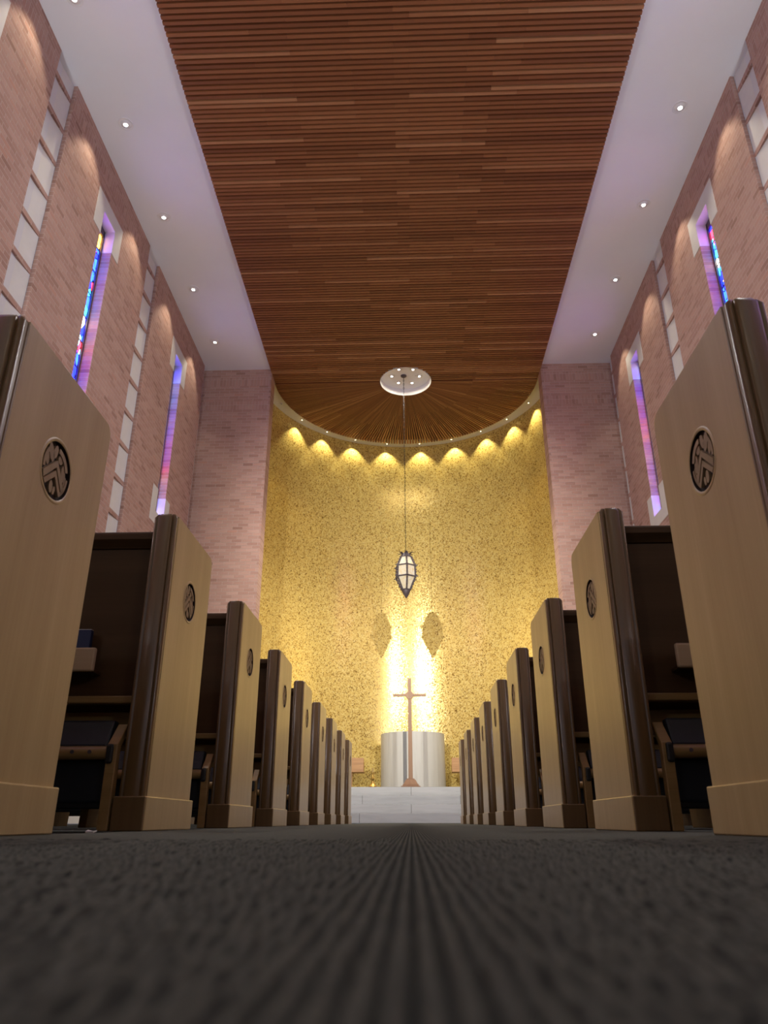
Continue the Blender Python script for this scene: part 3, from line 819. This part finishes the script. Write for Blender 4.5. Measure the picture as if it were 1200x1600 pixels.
for a in ang:
    pts = [(0.07, 0.86, 0.030), (0.085, 0.915, 0.036), (0.120, 0.945, 0.030), (0.165, 0.940, 0.010)]
    rows = []
    for r, z, w in pts:
        c = pt(r, z, a); tdir = Vector((-math.sin(a), math.cos(a), 0))
        rows.append([g.bm.verts.new(c - tdir * w), g.bm.verts.new(c + Vector((0, 0, 0.008))), g.bm.verts.new(c + tdir * w), g.bm.verts.new(c - Vector((0, 0, 0.006)))])
    for A, B in zip(rows, rows[1:]):
        for k in range(4): g.bm.faces.new([A[k], A[(k + 1) % 4], B[(k + 1) % 4], B[k]])
    g.bm.faces.new(rows[0]); g.bm.faces.new(rows[-1])
g.lathe([(0.108, 0.855), (0.098, 0.89), (0.078, 0.93), (0.03, 0.955), (0.0, 0.97)], n=12)
g.build('leaf_crown', M_IRON, lan, smooth=40)
g = MB(); g.lathe([(0.082, 0.175), (0.085, 0.15), (0.06, 0.085), (0.02, 0.02), (0.0, -0.01)], n=12)
g.build('pointed_finial', M_IRON, lan, smooth=40)
g = MB()
ZT = HW + 0.155 - LZ
z = 0.96; k = 0
while z < ZT - 0.02:                    # chain of oval links
    L = 0.062; w = 0.011
    loop = []
    for j in range(8):
        t = 2 * PI * j / 8
        off = (w * math.cos(t), 0) if k % 2 == 0 else (0, w * math.cos(t))
        loop.append((off[0], off[1], z + L / 2 + (L / 2) * math.sin(t)))
    n_ = len(loop)
    ringv = []
    for j, p in enumerate(loop):
        p = Vector(p); c = Vector((0, 0, z + L / 2)); o_ = (p - c); o_.z *= 0.3
        o_ = o_.normalized() if o_.length > 1e-6 else Vector((0, 0, 1))
        side_ = Vector((0, 1, 0)) if k % 2 == 0 else Vector((1, 0, 0))
        ringv.append([g.bm.verts.new(p + 0.0045 * v) for v in (o_, side_, -o_, -side_)])
    for j in range(n_):
        A, B = ringv[j], ringv[(j + 1) % n_]
        for q in range(4): g.bm.faces.new([A[q], A[(q + 1) % 4], B[(q + 1) % 4], B[q]])
    z += L - 0.010; k += 1
g.build('chain', plain('blackened_chain', (0.012, 0.010, 0.010), 0.8, 0.0, 0.1), lan)
g = MB(); g.lathe([(0.0, ZT - 0.045), (0.03, ZT - 0.04), (0.065, ZT - 0.012), (0.068, ZT), (0.0, ZT + 0.002)], n=24)
g.build('ceiling_canopy', M_IRON, lan, smooth=40)

# ================================================================== CHANCEL
ZP = 0.60
# marble drum altar
alt = empty('marble_altar', (0.048, 16.55, ZP))
R = 0.685
def arcpanel(a0, a1, r0, r1, z0, z1, mat, name, nseg=24):
    m = MB(); aa = [math.radians(a0 + (a1 - a0) * k / nseg) for k in range(nseg + 1)]
    o_ = [(r1 * math.sin(t), -r1 * math.cos(t)) for t in aa] + [(r0 * math.sin(t), -r0 * math.cos(t)) for t in aa[::-1]]
    m.prism(o_, lambda x, y: (x, y, z0), lambda x, y: (x, y, z1))
    return m.build(name, mat, alt, smooth=30)
arcpanel(-100, -17.5, R - 0.10, R, 0, 1.16, M_DRUM, 'marble_panel')
arcpanel(-10.5, 100, R - 0.10, R, 0, 1.16, M_DRUM, 'marble_panel')
arcpanel(-17.5, -10.5, R - 0.10, R - 0.03, 0, 1.16, M_BAND, 'grey_strip', 6)
arcpanel(-100, 100, 0.02, R - 0.1, 1.06, 1.11, M_DRUM, 'altar_slab')
tag(alt, 'rounded white marble altar with a narrow grey strip behind the cross', 'altar')
# cross
cr = empty('standing_cross', (-0.005, 14.25, ZP))
tag(cr, 'tall slender wooden cross on a stepped base before the marble altar', 'cross')
m = MB()
for w, z0, z1 in ((0.175, 0.0, 0.022), (0.145, 0.022, 0.052)): m.box(-w, w, -w * 0.7, w * 0.7, z0, z1)
def frus(mm, w0, w1, z0, z1):
    a = [mm.bm.verts.new((sx * w0, sy * w0 * 0.7, z0)) for sx, sy in ((-1, -1), (1, -1), (1, 1), (-1, 1))]
    b = [mm.bm.verts.new((sx * w1, sy * w1 * 0.7, z1)) for sx, sy in ((-1, -1), (1, -1), (1, 1), (-1, 1))]
    mm.bm.faces.new(a[::-1]); mm.bm.faces.new(b)
    for k in range(4): mm.bm.faces.new([a[k], a[(k + 1) % 4], b[(k + 1) % 4], b[k]])
frus(m, 0.13, 0.085, 0.052, 0.13); m.box(-0.07, 0.07, -0.05, 0.05, 0.13, 0.15)
m.build('stepped_base', M_CROSS, cr, bevel=0.004)
m = MB()
W0, W1 = 0.040, 0.033
m.prism([(-W0, 0.15), (W0, 0.15), (W1, 1.96), (-W1, 1.96)], lambda x, z: (x, -0.022, z), lambda x, z: (x, 0.022, z))
m.build('shaft', M_CROSS, cr, bevel=0.004)
m = MB()
m.prism([(-0.315, 1.615), (0.315, 1.615), (0.315, 1.665), (-0.315, 1.665)], lambda x, z: (x, -0.021, z), lambda x, z: (x, 0.021, z))
m.build('cross_arm', M_CROSS, cr, bevel=0.004)
m = MB()
m.prism([(0.075 * math.cos(2 * PI * k / 16), 1.64 + 0.075 * math.sin(2 * PI * k / 16)) for k in range(16)], lambda x, z: (x, -0.028, z), lambda x, z: (x, 0.028, z))
m.build('boss', M_CROSS, cr, bevel=0.003)
# candlestick
cs = empty('candlestick', (-0.70, 14.35, ZP))
tag(cs, 'small brass candlestick on the platform left of the marble altar', 'candlestick')
m = MB(); m.lathe([(0.0, 0.0), (0.085, 0.0), (0.085, 0.02), (0.06, 0.04), (0.03, 0.07), (0.022, 0.12), (0.034, 0.15), (0.022, 0.18), (0.022, 0.24), (0.035, 0.25), (0.035, 0.262), (0.0, 0.262)], n=24)
m.build('holder', M_BRASS, cs, smooth=40)
m = MB(); m.lathe([(0.017, 0.262), (0.017, 0.34), (0.0, 0.343)], n=16)
m.build('candle', plain('honey_wax', (0.62, 0.44, 0.16), 0.5), cs, smooth=40)
# two reading desks
for s, side, xe in ((-1, 'left', -0.99), (1, 'right', 0.86)):
    xc = xe + s * 0.29
    d = empty('lectern', (xc, 16.45, ZP))
    tag(d, f'wooden lectern half hidden behind the last {side} pew', 'lectern', None)
    m = MB(); m.prism([(-0.14, 0.385), (0.12, 0.37), (0.12, 0.50), (-0.14, 0.67)], lambda y, z: (-0.29, y, z), lambda y, z: (0.29, y, z))
    m.build('reading_desk', M_DESK, d, bevel=0.004)
    m = MB(); m.box(-0.045, 0.045, -0.04, 0.04, 0.03, 0.385); m.build('post', M_DESK, d)
    m = MB(); m.box(-0.16, 0.16, -0.13, 0.13, 0.0, 0.03); m.build('foot', M_DESK, d, bevel=0.004)
